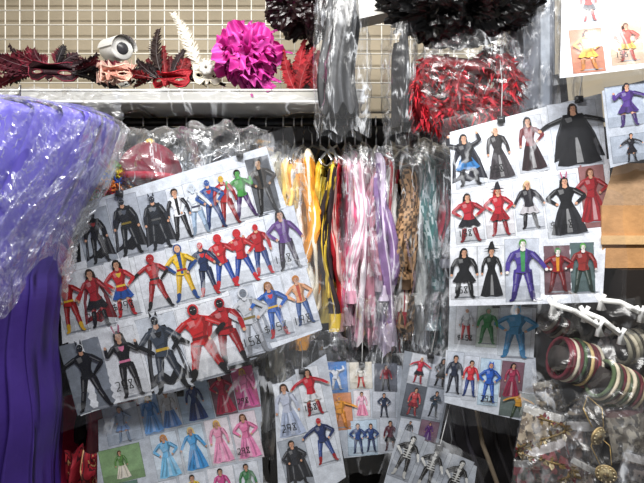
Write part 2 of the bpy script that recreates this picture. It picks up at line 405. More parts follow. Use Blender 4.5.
    if stripe and not skirt: poly([(-.03, .84), (.03, .84), (.02, .48), (-.02, .48)], stripe)
    if emb:
        poly([(-.045, .77), (.045, .77), (.03, .72), (0, .69), (-.03, .72)], emb)
    if belt: poly([(-.08, .565), (.08, .565), (.08, .53), (-.08, .53)], belt)
    for sd, ar in zip((-1, 1), arms):
        el, wr = ARM[ar]; sh = (sd * .11, .775)
        el = (sd * el[0] + J(), el[1] + J()); wr = (sd * wr[0] + J(), wr[1] + J())
        limb(sh, el, .036, .028, slv); limb(el, wr, .029, .02, slv if glove == skin else glove, False)
        circ(wr, .021, .026, glove, 8)
    limb((0, .87), (0, .82), .025, .03, skin if not hood else hood, False)
    if hood: circ((0, hc - .005), hx * 1.2, hr * 1.22, hood)
    elif hair and not face: circ((0, hc + .012), hx * 1.14, hr * 1.1, hair)
    circ((0, hc - .01), hx * .84, hr * .95, face or skin)
    if not face: poly([(hx * .25, hc + hr * .5), (hx * .8, hc + hr * .3), (hx * .75, hc - hr * .5), (hx * .3, hc - hr * .9)], dark(skin, .7))
    if hair and not face and not hood:
        circ((0, hc + .03), hx * .95, hr * .62, hair, 9, 10, 170)
        poly([(-hx * .95, hc + .03), (-hx * .4, hc + .045), (-hx * .75, hc - .02), (-hx * .98, hc - .03)], hair)
    ec = '4a3428' if not (face and sum(C(face)) < .5) else 'c8c8c8'
    for sd in (-1, 1): circ((sd * hx * .36, hc), hx * .17, hr * .07, ec, 6)
    if not face:
        circ((0, hc - hr * .55), hx * .22, hr * .06, '984a42', 6)
        poly([(-.002, hc), (hx * .14, hc - hr * .28), (-hx * .1, hc - hr * .28)], dark(skin, .75))
    if hat == 'witch':
        poly([(-.15 / fat, .965), (.15 / fat, .965), (.1 / fat, .985), (.06 / fat, .99), (.03, 1.13), (-.02, 1.11), (-.06 / fat, .99), (-.1 / fat, .985)], top if sum(C(top)) < .3 else '1c1820')
    if hat == 'ears':
        for sd in (-1, 1): poly([(sd * hx * .95, hc + .03), (sd * hx * .85, hc + .12), (sd * hx * .3, hc + .06)], face or hood or top)
    if hat == 'bunny':
        for sd in (-1, 1): poly([(sd * hx * .7, hc + .05), (sd * hx * 1.1, hc + .15), (sd * hx * .8, hc + .18), (sd * hx * .3, hc + .06)], 'a85a74' )
def cell(pg, cx, cy, w, h, rot, col, L=1, bord=None):
    ca, sa = math.cos(math.radians(rot)), math.sin(math.radians(rot))
    col = dark(mixc(col, 'b9c2d0', .15), .9)
    def Q(k):
        return [(cx + a * ca - b * sa, cy - (a * sa + b * ca)) for a, b in ((-w / 2 - k, h / 2 + k), (w / 2 + k, h / 2 + k), (w / 2 + k, -h / 2 - k), (-w / 2 - k, -h / 2 - k))]
    q0 = Q(0); pg.quad(*Q(0.45), dark(col, .55), L, 3)
    def P(u, v):
        a = [q0[0][k] + (q0[1][k] - q0[0][k]) * u for k in (0, 1)]; b = [q0[3][k] + (q0[2][k] - q0[3][k]) * u for k in (0, 1)]
        return pg.P(a[0] + (b[0] - a[0]) * v, a[1] + (b[1] - a[1]) * v, L + 1)
    pg.mb.grid(P, 2, 8, lambda u, v: dark(col, 1.06 if v < .78 else .82))
def item(pg, cx, cy, w, h, rot, bg, price=None, fh=None, fx=0, **kw):
    if bg: cell(pg, cx, cy, w, h, rot, bg)
    fh = fh or h * .95
    a = math.radians(rot)
    fy = cy + fh * .5 * math.cos(a); fxx = cx + fx + fh * .5 * math.sin(a)
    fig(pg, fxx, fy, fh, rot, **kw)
    if price: text(pg, cx - w * .42 + h * .3 * math.sin(a), cy + h * .38, h * .12, price, rot)
def film_sheet(parent, quad, d, mat=None, amp=0.012, freq=9, seed=0, n=50, name='plastic_sleeve', pg=None, lift=.012, droop=0, sx=1.0, sz=.8, curl=0.0, smooth=True):
    tl, tr, br, bl = quad
    m = MB()
    def P(u, v):
        a = [tl[k] + (tr[k] - tl[k]) * u for k in (0, 1)]; b = [bl[k] + (br[k] - bl[k]) * u for k in (0, 1)]
        px = a[0] + (b[0] - a[0]) * v; py = a[1] + (b[1] - a[1]) * v
        if pg: p = pg.P(px, py) - Vector((0, lift, 0))
        else: p = W(px, py, d)
        q = Vector((p.x * freq * sx, p.z * freq * sz, seed))
        r1 = 1 - 2 * abs(noise.noise(q)); r2 = 1 - 2 * abs(noise.noise(q * 2.3 + Vector((5, 2, seed))))
        ed = (2 * u - 1) ** 4 + (2 * v - 1) ** 4
        jx = 0.02 * noise.noise(Vector((v * 5, seed, 1))) * (2 * u - 1) ** 3 if not pg else 0
        jz = 0.02 * noise.noise(Vector((u * 5, seed, 7))) * (2 * v - 1) ** 3 if not pg else 0
        e = 0.008 * noise.noise(Vector((u * 7, v * 7, seed + 4)))
        return p + Vector((e + jx, -amp * (r1 * .7 + r2 * .4) * 1.0 + amp * .4 + curl * ed, e * .8 + jz - droop * math.sin(u * math.pi) * v))
    m.grid(P, n, n, 'fff')
    return m.build(name, mat or M_FILM, parent, smooth=smooth)
def finish(pg, name='costume_catalogue_sheet', films=(), hang=None):
    e = empty(name)
    pg.mb.build('printed_sheets', M_PRINT, e, smooth=False)
    for (q, mat, amp, fr, sd) in films:
        film_sheet(e, q, 0, mat, amp, fr, sd, pg=pg, lift=.012 + amp * .5)
    if hang:
        m = MB()
        for (a, b), (c, d), dd in hang:
            p = pg.P(a, b) - Vector((0, .004, 0)); q = W(c, d, dd); md = (p + q) / 2 + Vector((.004, 0, 0.01))
            m.tube([p, md, q], .0012, 6, '9a9a9a')
            m.box(p - Vector((.008, .004, .004)), p + Vector((.008, .004, .010)), '2b2b2e')
        m.build('bulldog_clip_and_cord', M_HARD, e)
    return e
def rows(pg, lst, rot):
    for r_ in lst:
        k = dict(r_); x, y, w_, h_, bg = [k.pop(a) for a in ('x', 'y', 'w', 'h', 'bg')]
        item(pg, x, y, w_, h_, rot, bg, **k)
def cells(pg, lst):
    for k in lst:
        k = dict(k); a = k.pop('a'); item(pg, *a, **k)

pg = Page(190, 270, 1.16, ax=0.10, az=-0.05, bend=.007, seed=1)
wh = 'e6e9ee'
pg.quad((77, 205), (266, 146), (286, 206), (82, 268), 'cfd4dc', 0)
pg.quad((58, 268), (288, 205), (308, 262), (60, 345), wh, 0.4)
pg.quad((66, 342), (303, 256), (322, 330), (78, 418), wh, 0.8)
sk = 'dcae8c'
row1 = [dict(x=97, y=237, w=32, h=56, bg='a9b0ba', top='17181c', cape='101014', face='1a1b20', hood='15161a', arms='down', emb='8a2f2f'),
        dict(x=128, y=226, w=30, h=62, bg='b7bcc6', top='1d2026', cape='14151a', face='20242c', hat='ears', belt='7c6a2c', emb='555b66', kid=False),
        dict(x=158, y=222, w=29, h=58, bg='b1b7c2', top='23272e', cape='181a20', face='2a2f38', hat='ears', belt='555', emb='6b7078'),
        dict(x=180, y=214, w=17, h=54, bg='d9dde4', top='e4e4e8', bot='1b1b20', arms='down', stripe='1a1a1a', slv='1c1c22'),
        dict(x=197, y=209, w=17, h=54, bg='dde1e8', top='cfd4da', bot='9ab0c8', face='bfc6ce', hood='c6d0dc', arms='away', belt='445'),
        dict(x=212, y=204, w=16, h=54, bg='d3dbe6', top='2a4d8c', bot='243c70', face='2b4a86', arms='hips', emb='b03030', stance=.09),
        dict(x=226, y=200, w=15, h=54, bg='dfe1e6', top='a51f22', bot='8b1a1e', face='c8a23c', glove='7e1518', emb='cfe4f2', stance=.08),
        dict(x=242, y=194, w=18, h=52, bg='e4e6ea', top='3d8a3a', bot='4a2b66', skin='4c9a46', hair='15150f', arms='fist', stance=.1),
        dict(x=263, y=186, w=23, h=58, bg='2d2a28', top='3a332c', bot='1a1818', hair='1c1410', arms='hips', skin='b08a6a', stripe='111')]
rows(pg, row1, 14)
row2 = [dict(x=69, y=304, w=24, h=62, bg='e3e6ea', top='b8201f', bot='a51c1c', face='c2302a', hood='b31e1e', belt='e0b432', boots='d8a92c', emb='f0e6c0', arms='hips'),
        dict(x=96, y=298, w=27, h=62, bg='e9eaee', top='a3202a', bot=sk, skirt='1c1a20', boots='17151a', hair='2a1810', longhair=True, arms='away', price='298', cape='7c1820', stripe='b02a30'),
        dict(x=123, y=288, w=26, h=60, bg='e9ebf0', top='c2252c', skirt='2752a0', boots='b31f28', hair='1c120c', longhair=True, belt='e0ba3c', arms='hips', price='$298', emb='e6c244'),
        dict(x=157, y=281, w=32, h=58, bg='e7e9ee', top='b02226', bot='a11e22', face='a11c20', hood='a81e22', glove='191719', belt='241f1c', arms=('out', 'hips'), stance=.13, boots='1b191b'),
        dict(x=184, y=272, w=24, h=60, bg='e3e7ec', top='e0b824', bot='dcb020', hood='22427c', glove='24457f', boots='24457f', belt='9b2020', stripe='2b4d8c', face='d9a884', arms='hips', stance=.09),
        dict(x=206, y=268, w=20, h=58, bg='dfe6ee', top='1c2c50', bot='1a2748', face='b02428', emb='c22a2c', arms='away', boots='a02024'),
        dict(x=223, y=261, w=20, h=58, bg='e4e8ef', top='b5222a', bot='23489a', face='b8242c', hood='b1222a', arms=('hips', 'fist'), boots='b3222a', stance=.1),
        dict(x=242, y=256, w=20, h=58, bg='e4e8ef', top='b5222a', bot='1f4290', face='b8242c', hood='b1222a', arms=('out', 'hips'), boots='b3222a', stance=.12),
        dict(x=260, y=249, w=19, h=56, bg='e4e8ef', top='a41e26', bot='27407c', face='b8242c', arms=('fist', 'down'), boots='a3222a'),
        dict(x=285, y=240, w=32, h=64, bg='dfe2e8', top='5a2c7c', bot='2c1838', hair='120c14', longhair=True, arms=('hips', 'away'), price='158', cape=None, boots='181020', stance=.07)]
rows(pg, row2, 13)
row3 = [dict(x=86, y=377, w=42, h=72, bg='7b828c', top='1d1f24', bot='17181c', face='22252b', hat='ears', kid=False, arms=('out', 'hips'), stance=.13, glove='111215', fh=70),
        dict(x=126, y=364, w=34, h=72, bg='eceef2', top='141318', bot='1a181e', longhair=True, hat='bunny', arms='fist', price='298', belt='d8799c', stance=.05, emb='d8799c', fh=68),
        dict(x=165, y=352, w=40, h=76, bg='d9dfe8', top='3b4452', bot='343b48', cape='16181e', face='14161b', hat='ears', belt='c9a436', boots='121418', glove='14161b', emb='14151a', arms='hips', stance=.1, kid=False, fh=80),
        dict(x=203, y=340, w=36, h=72, bg='e8eaee', top='c02426', bot='b62224', hood='c22628', face='1b1718', arms='hips', boots='191719', glove='1a1818', stance=.1, belt='6c1416', fat=1.25, fh=76),
        dict(x=228, y=330, w=26, h=66, bg='dfe0e6', top='a01e24', bot='8c1a20', hood='a8222a', face='181416', arms='down', boots='171518', fat=1.2, belt='501014', fh=68),
        dict(x=251, y=320, w=26, h=68, bg='c9ced8', top='b9bcc2', bot='a9acb4', hood='c6c8ce', face='6e747e', cape='9aa0aa', arms='hips', belt='7c6a3c', fh=68, price='158'),
        dict(x=274, y=309, w=28, h=62, bg='e6e9ee', top='2458a8', bot='2a5cac', hair='8c5c2c', longhair=True, skirt=None, boots='b3242c', belt='d8a82c', emb='c8302c', arms=('out', 'hips'), price='$158', fh=56),
        dict(x=301, y=300, w=26, h=66, bg='eaecf0', top='e0a070', bot='3c5c94', face=None, hair='c0782c', arms='hips', price='198', stripe='c24a2c', fh=50)]
rows(pg, row3, 15)
finish(pg, films=[(((62, 200), (292, 128), (334, 330), (62, 432)), M_FILM, .008, 7, 1),
                  (((262, 145), (300, 150), (345, 350), (270, 385)), M_FILMF, .012, 9, 2)],
       hang=[((120, 195), (118, 128), 1.5), ((240, 156), (236, 126), 1.5)])

pg = Page(180, 440, 1.22, ax=0.06, az=-0.03, seed=4)
pg.quad((98, 420), (258, 366), (262, 422), (100, 470), 'b5bcc6', 0)
pg.quad((98, 452), (260, 414), (264, 520), (100, 540), 'bbc1ca', .4)
cells(pg, [dict(a=(122, 424, 34, 38, 12, 'b9c4d2'), top='9fb4d0', skirt='7f9cc8', arms='hips', longhair=True),
          dict(a=(150, 415, 18, 40, 12, '8fb3dd'), top='4c86c4', gown='6aa0dc', hair='d8b868', longhair=True),
          dict(a=(168, 410, 17, 40, 12, 'dfe6ef'), top='c6c9ce', gown='5b88c8', hair='4a2c1c'),
          dict(a=(194, 402, 32, 42, 12, 'a8c0d8'), top='203c74', gown='1f3870', hair='3a2014', longhair=True),
          dict(a=(222, 394, 22, 44, 12, '6c2438'), top='c2264c', gown='b22048', skin='d8a888', hair='1c1010', longhair=True, arms='hips'),
          dict(a=(245, 388, 22, 42, 12, 'd64c88'), top='e88ab4', gown='d860a0', hair='e0b45c', longhair=True, price='298'),
          dict(a=(122, 464, 40, 34, 12, '7aa05c'), top='5c8c44', gown='e0d8c8', hair='4a3018', fh=28),
          dict(a=(166, 457, 26, 46, 12, 'd5e0ea'), top='6fb2dc', gown='7cc0e6', hair='c98c4c', arms='hips', longhair=True),
          dict(a=(193, 450, 24, 46, 12, 'cfe0ec'), top='4a9ad0', gown='3f8fcc', hair='e3c887', longhair=True, arms='away'),
          dict(a=(219, 443, 24, 46, 12, 'efe6ea'), top='e89ab8', gown='ec9cc0', hair='dbb060', longhair=True),
          dict(a=(246, 437, 26, 48, 12, 'f0dfe6'), top='e27ca8', gown='e88ab8', hair='5a3820', arms='hips', longhair=True, price='298'),
          dict(a=(120, 500, 40, 34, 10, '3c6c54'), top='c8b040', gown='e0c850'),
          dict(a=(166, 502, 26, 40, 10, 'dfe3ea'), top='b5222a', skirt='2255a0'),
          dict(a=(194, 496, 26, 42, 10, 'd8dce4'), top='e8c83c', gown='e8c83c'),
          dict(a=(222, 490, 26, 42, 10, 'e8e8ee'), top='c84c8c', gown='8c3c9c'),
          dict(a=(248, 485, 24, 42, 10, 'd8dce4'), top='3c7c4c', gown='3c8c54')])
finish(pg, films=[(((90, 405), (268, 350), (272, 525), (92, 540)), M_FILM, .01, 8, 5)], hang=[((180, 395), (182, 128), 1.5)])

pg = Page(305, 420, 1.22, ax=-0.08, az=-0.03, seed=6)
pg.quad((274, 388), (326, 354), (346, 478), (280, 520), 'c3c8d0', 0)
cells(pg, [dict(a=(288, 410, 20, 56, 12, 'e6e9ee'), top='b9bfd0', gown='a9b4cc', hair='3a2418', longhair=True, price='298'),
          dict(a=(311, 392, 22, 50, 12, 'eceef2'), top='c22434', skirt='d8d8dc', hair='20140c', longhair=True, price='158', arms='out'),
          dict(a=(296, 462, 26, 48, 14, '9aa0a8'), top='2b2d33', cape='1b1c20', hair='20160e', arms='hips'),
          dict(a=(323, 440, 24, 50, 14, 'd5dae2'), top='1f2f5c', bot='2a4484', face='b02228', boots='8c1c22', stance=.1, arms=('out', 'hips'))])
finish(pg, films=[(((268, 380), (332, 340), (352, 500), (274, 530)), M_FILM, .008, 9, 7)], hang=[((302, 372), (300, 340), 1.32)])
pg = Page(370, 420, 1.25, ax=0.02, az=-0.03, seed=8)
pg.quad((324, 362), (402, 366), (408, 450), (344, 458), 'b9bfc8', 0)
cells(pg, [dict(a=(336, 378, 22, 30, 4, '3f80c8'), top='e8eaee', skin='4c98dc', hair=None, arms='up', bot='eceef2', fat=1.3, fh=24),
          dict(a=(361, 376, 22, 26, 2, 'e6dcc8'), top='e8e4dc', bot='c8302c', hair='6c4424', fh=24),
          dict(a=(386, 378, 22, 28, 0, '4a4a54'), top='8c2434', bot='222', fh=26),
          dict(a=(340, 412, 24, 36, 4, 'd8843c'), top='e89c34', bot='e08c2c', hood='e89c34', fat=1.4, arms='out', fh=32),
          dict(a=(362, 404, 16, 26, 2, 'f0e8ea'), top='e8b0c4', gown='e88cac', fh=24),
          dict(a=(384, 405, 22, 26, 0, 'c9ccd4'), top='26324c', bot='1c2438', fh=24, arms='hips'),
          dict(a=(358, 438, 20, 34, 2, 'bcd0e0'), top='20407c', bot='1c3464', fh=30, arms='hips'),
          dict(a=(371, 437, 12, 34, 2, 'bcd0e0'), top='1f3c74', bot='182c58', fh=28, arms='hips'),
          dict(a=(390, 435, 20, 34, 0, 'd0d4dc'), top='5c2434', skirt='1c1a20', fh=30)])
finish(pg, films=[(((318, 350), (410, 352), (416, 470), (338, 470)), M_FILM, .01, 9, 9)], hang=[((362, 366), (360, 330), 1.32)])
pg = Page(420, 400, 1.20, ax=0.05, az=-0.04, seed=10)
pg.quad((404, 350), (455, 360), (438, 442), (394, 436), '8a9099', 0)
cells(pg, [dict(a=(419, 369, 20, 30, -12, 'd6d9e0'), top='c22c44', skirt='22202a', hair='e8e4e0', arms='out', fh=27),
          dict(a=(441, 372, 20, 30, -12, 'c2c6d0'), top='1c1a20', skirt='1c1a20', longhair=True, fh=28, arms='hips'),
          dict(a=(413, 400, 20, 32, -12, '30323a'), top='b8484c', skirt='7c2430', fh=28),
          dict(a=(434, 403, 20, 30, -12, 'b5bac4'), top='2c3c4c', bot='1c2430', fh=26, arms='cross'),
          dict(a=(408, 428, 20, 20, -12, 'c8ccd4'), top='3a3c44', bot='1c1a20', fh=18),
          dict(a=(428, 430, 18, 20, -12, '6c3c4c'), top='5c2c74', gown='5c2c74', fh=18)])
finish(pg, films=[(((396, 340), (464, 350), (446, 455), (386, 450)), M_FILM, .01, 10, 11)], hang=[((430, 356), (440, 300), 1.32)])
pg = Page(440, 470, 1.12, ax=0.1, az=-0.05, seed=12)
pg.quad((400, 430), (478, 468), (470, 530), (380, 500), 'b0b6bf', 0)
for x, y in ((407, 458), (431, 470), (456, 482)):
    item(pg, x, y, 22, 48, -22, 'a4a9b2', top='17171a', bot='141416', skin='dcdcd8', hair='222', arms=('hips', 'away'), emb='d8d8d4', stripe='cacac6', fh=44, glove='d8d8d4', boots='b8b8b4')
    for j in range(4):
        yy = y - 8 + j * 2.6
        pg.poly([(x - 4, yy - 1.6), (x + 4, yy + 1.4), (x + 4, yy + 2.2), (x - 4, yy - .8)], 'd4d4d0', 70)
finish(pg, films=[(((392, 418), (486, 458), (478, 545), (372, 515)), M_FILM, .01, 10, 13)], hang=[((440, 450), (455, 380), 1.32)])

pg = Page(525, 210, 1.10, ax=-0.10, az=0.03, seed=14)
pg.quad((449, 133), (547, 106), (548, 170), (450, 192), 'e0e3e8', 0)
pg.quad((547, 106), (604, 92), (610, 168), (548, 178), 'cdd1d8', .1)
pg.quad((450, 190), (612, 158), (612, 244), (449, 250), 'dde0e6', .4)
pg.quad((449, 247), (606, 240), (602, 302), (449, 306), 'dde0e6', .6)
cells(pg, [dict(a=(465, 161, 28, 54, 9, 'dde1e8'), top='1b1a22', skirt='2c6ea8', hair='1a1210', longhair=True, cape='1a1a26', arms='up', stripe='2a2a38', fat=1.2),
          dict(a=(497, 153, 30, 56, 9, 'e3e5ea'), top='2a2628', gown='3a3438', hair='d8ccc0', longhair=True, arms='down', price='158'),
          dict(a=(530, 144, 30, 56, 9, 'dfe1e7'), top='6c1c22', gown='2c1a1e', hair='1c1210', longhair=True, arms=('down', 'hips')),
          dict(a=(577, 134, 50, 66, 8, 'd2d6de'), top='141418', gown='141418', cape='101014', hat=None, arms='out', fat=1.5, fh=62, hair='2c1c14', longhair=True),
          dict(a=(467, 218, 28, 50, 6, 'e4e6ea'), top='a82430', skirt='1c1a20', hair='241810', longhair=True, arms='hips', price='158', stripe='ccc', fat=1.2),
          dict(a=(497, 212, 28, 50, 6, 'e4e0e2'), top='b0202c', skirt='8c1c24', hat='witch', hair='b0301c', longhair=True, stripe='1c1a1c', arms='hips', fat=1.1),
          dict(a=(527, 205, 28, 50, 6, 'dcdfe6'), top='242028', skirt='b8b4b8', hair='d0b890', longhair=True, arms='away', stripe='222', fat=1.1),
          dict(a=(562, 206, 36, 62, 6, 'd8dce2'), top='151518', gown='26262a', hair='15100e', longhair=True, arms='hips', hat='bunny', price='$158', fh=58, fx=4, fat=1.3),
          dict(a=(595, 195, 26, 64, 6, '8a4438'), top='982028', gown='8c1c24', hair='5c2c18', longhair=True, arms='hips', fat=1.1, fh=54, fx=-2),
          dict(a=(463, 273, 26, 52, 2, 'e9eaee'), top='141418', skirt='141418', hair='15100e', longhair=True, arms='down', price='158', stripe='181818', fat=1.2),
          dict(a=(490, 272, 26, 52, 2, 'e4e6ea'), top='141416', gown='16161a', hair='1c1410', arms='down', hat='witch', fat=.9),
          dict(a=(521, 270, 34, 62, 2, 'c9ced8'), top='4a3a8c', bot='3f3080', stripe='3f8c54', hair='4f8c3a', skin='e4ded6', arms=('down', 'away'), fh=62, kid=False, fat=1.25, cape=None),
          dict(a=(556, 270, 26, 48, 2, '5c1c1c'), top='8c2024', bot='701a1e', stripe='d08c2c', hair='3f7c3a', skin='e4ded6', arms='hips', fh=44, fat=1.3),
          dict(a=(582, 268, 24, 50, 2, '2b4a42'), top='8c2c28', bot='2c3c34', hair='5c9c4c', skin='dcd6d0', fh=50, fat=1.2, kid=False, arms='down')])
finish(pg, films=[(((440, 122), (620, 80), (622, 306), (440, 318)), M_FILM, .008, 8, 15)], hang=[((500, 122), (500, 60), 1.2), ((580, 100), (582, 60), 1.2)])
pg = Page(600, 40, 1.02, ax=-0.1, az=0.05, seed=16)
pg.quad((566, -40), (660, -40), (662, 66), (560, 78), 'd6d8dd', 0)
cells(pg, [dict(a=(588, 50, 32, 44, 5, 'b8601c'), top='e08c2c', skirt='e8a83c', skin='e8b890', hair='3a1c10', longhair=True, arms='hips', fh=40, fat=1.3),
          dict(a=(627, 42, 32, 44, 5, 'd8b08c'), top='c84c3c', skirt='c8a040', hair='5a3420', longhair=True, arms='hips', fh=38, price='156', fat=1.2),
          dict(a=(590, 2, 32, 40, 5, 'c8ccd4'), top='c8302c', skirt='3c3c44', fh=36), dict(a=(629, -4, 32, 40, 5, 'd8dce2'), top='a8a8b4', gown='c8c8d4', fh=36)])
finish(pg, films=[(((552, -45), (668, -45), (668, 74), (550, 88)), M_FILM, .008, 8, 17)])
pg = Page(625, 120, 1.04, ax=-0.1, az=0.02, seed=18)
pg.quad((600, 92), (664, 76), (668, 152), (610, 168), 'b0b6c0', 0)
cells(pg, [dict(a=(625, 106, 40, 40, 8, 'a9b2c0'), top='4a2c7c', skirt='3c2468', hair='181018', longhair=True, arms=('fist', 'out'), fh=42, fat=1.3),
          dict(a=(630, 148, 38, 26, 8, '9aa2ae'), top='1c1a22', skirt='1c1a22', arms='out', fh=28)])
finish(pg, films=[(((596, 84), (670, 66), (674, 162), (604, 178)), M_FILM, .008, 8, 19)])
pg = Page(495, 360, 1.16, ax=-0.06, az=-0.02, seed=20)
pg.quad((450, 302), (536, 308), (534, 360), (448, 352), 'd0d5db', 0)
pg.quad((446, 350), (536, 358), (540, 425), (444, 402), 'c0c5cd', .4)
cells(pg, [dict(a=(466, 324, 20, 40, -3, 'e6e8ec'), top='c8cace', bot='c23a3c', hood='d4d4d8', fh=32, price='$158'),
          dict(a=(487, 326, 20, 42, -3, 'dfeadd'), top='4c9c5c', bot='48985a', hood='4fa060', fat=1.3, fh=36),
          dict(a=(515, 332, 32, 48, -3, 'e4ecf2'), top='5ba8d8', bot='4c98cc', hood='60b0e0', skin='e0b493', fat=1.5, arms='hips', hat='ears', fh=52),
          dict(a=(454, 374, 16, 44, -6, 'c2c8d2'), top='20283c', bot='1a2030', fh=38),
          dict(a=(470, 378, 14, 44, -6, 'd2d6de'), top='c8303c', bot='203c80', fh=36),
          dict(a=(489, 382, 20, 46, -6, 'c4dcec'), top='2458b4', bot='2458b4', hood='2458b4', hat='ears', arms='hips', fh=40, price='298'),
          dict(a=(512, 380, 22, 36, -6, '6c2c3c'), top='9c2c4c', gown='8c2040', hair='181010', longhair=True, fh=34),
          dict(a=(518, 405, 36, 24, -8, '3c4c3c'), top='c89030', bot='33442c', arms='out', fh=26, fat=1.5)])
finish(pg, films=[(((440, 292), (546, 296), (552, 440), (434, 416)), M_FILM, .01, 9, 21)], hang=[((495, 306), (497, 296), 1.11)])

# ---------------------------------------------------------------- purple bagged gown (left)
e = empty('purple_gown_in_plastic')
m = MB()
def gown(hw_off=0.0, seed=2, amp=.012, film=False):
    d = 1.02
    def P(u, v):
        py = 104 + 470 * v
        right = 110 - 64 * min(1, max(0, (py - 125) / 150)) + 2 * math.sin(py * .05)
        left = -150
        th = math.pi * 2 * u
        cxp, hwp = (left + right) / 2, (right - left) / 2 + hw_off
        sh = math.sin(min(1, v / .05 + .25) * math.pi / 2) if v < .04 else 1
        c, si = math.cos(th), math.sin(th)
        px = cxp + hwp * math.copysign(abs(c) ** .8, c) * sh
        dd = d + (.12 + hw_off / F) * math.copysign(abs(si) ** .7, si) * sh
        p = W(px, py, d)
        if film:
            q = Vector((c * 5 + v * 3, si * 3, v * 9 + c * 4))
            k = 1.1 * (1 - 2 * abs(noise.noise(q + Vector((seed, 0, 0))))) + .6 * (1 - 2 * abs(noise.noise(q * 2.4 + Vector((0, seed, 0))))) + .3 * (1 - 2 * abs(noise.noise(q * 5.1))) - .8
        else:
            k = 1.2 * noise.noise(Vector((c * 9, si * 9, v * 1.6 + seed))) + .5 * (1 - 2 * abs(noise.noise(Vector((c * 16, si * 12, v * 2.5 + seed)))))
        return Vector((p.x + amp * .6 * k, dd + amp * 1.8 * k * (-1 if film and si < 0 else 1), p.z))
    return P
m.grid(gown(), 180, 90, lambda u, v: mixc('6258b8', '33206a', min(1, max(0, (v - .22) / .2))), closeu=True)  # lighter, bluer top paints the plastic's glare into the purple cloth
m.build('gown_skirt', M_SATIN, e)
m = MB(); P0 = gown(7, 9, .014, True)
m.grid(lambda u, v: P0(u, v * (.36 + .05 * math.sin(u * 23) + .03 * math.sin(u * 51))), 260, 90, 'fff', closeu=True)
m.build('clear_garment_bag', M_FILMH, e, smooth=False)
hm = MB(); p = W(20, 104, 1.02)
hm.tube([p + Vector((-.12, 0, -.02)), p + Vector((0, 0, .02)), p + Vector((0, 0, .04))], .003, 6, '999')
hm.build('hanger', M_METAL, e)

m = MB()
def P(u, v):
    py = 395 + 398 * v; px = 34 + 110 * u - 10 * v
    p = W(px, py, 1.3); k = noise.noise(Vector((u * 9, v * 6, 3)))
    return p + Vector((0, -.03 * k + .03 * math.sin(u * 19), -.02 * k * (1 - v)))
m.grid(P, 60, 60, lambda u, v: '9c1a44' if u > .3 else '5c2a6c')
m.build('crimson_dress', M_SATIN)
m = MB()
def P(u, v):
    p = W(64 + 34 * u, 450 + 60 * v, 1.12); k = noise.noise(Vector((u * 4, v * 4, 8)))
    return p + Vector((0, -.02 * k + .012 * math.sin(u * 16 + v * 2), -.012 * math.sin(u * 9)))
cols = ['7c1c28', '8c2430', '3c1a20', '9c2c34', '5c1420', 'b89468']
m.grid(P, 60, 66, lambda u, v: cols[int(abs(noise.noise(Vector((u * 7, v * 3, 4)))) * 12) % 6])
m.build('patterned_scarf', M_SATIN)
e = empty('rainbow_clown_wig')
m = MB()
cols = ['d8c23c', '3c9c54', 'c8303c', 'e07c2c', '3c5cb0']
cc = W(104, 184, 1.22)
for i in range(260):
    d = Vector((random.gauss(0, 1), random.gauss(0, 1), random.gauss(0, 1))).normalized()
    p = cc + Vector((d.x * .045, d.y * .05, d.z * .045))
    a = Vector((random.gauss(0, 1), random.gauss(0, 1), random.gauss(0, 1))).normalized()
    b = d.cross(a).normalized(); rr = U(.007, .012)
    col = cols[int((d.z + 1) * 3.4 + d.x) % 5]
    m.tube([p + a * rr * math.cos(t) + b * rr * math.sin(t) + d * t * .003 for t in [k * .9 for k in range(8)]], .0028, 5, col)
m.ell(cc, (.043, .048, .043), '8c5c2c')
m.build('curls', M_FEATH, e)
m = MB()
cc = W(150, 176, 1.26)
m.ell(cc, (.08, .075, .085), '6c1428', v0=0, v1=.55, nu=64, disp=lambda d: .04 * math.sin(8 * math.atan2(d.y, d.x)))
m.tube([cc + Vector((.078 * math.cos(t), .078 * math.sin(t), -.01)) for t in [k * math.pi / 12 for k in range(25)]], .012, 8, 'a02438')
m.ell(cc + Vector((0, 0, .088)), (.012, .012, .01), 'c8a040')
m.build('maroon_velvet_cap', M_CLOTH)
film_sheet(None, ((100, 126), (190, 122), (196, 186), (100, 205)), 1.17, M_FILMH, .025, 14, 31, n=44, name='clear_plastic_bag', curl=.05, smooth=False)
film_sheet(None, ((176, 116), (266, 122), (270, 148), (190, 184)), 1.22, M_FILMH, .03, 12, 33, n=40, name='clear_plastic_bag', curl=.05, smooth=False)

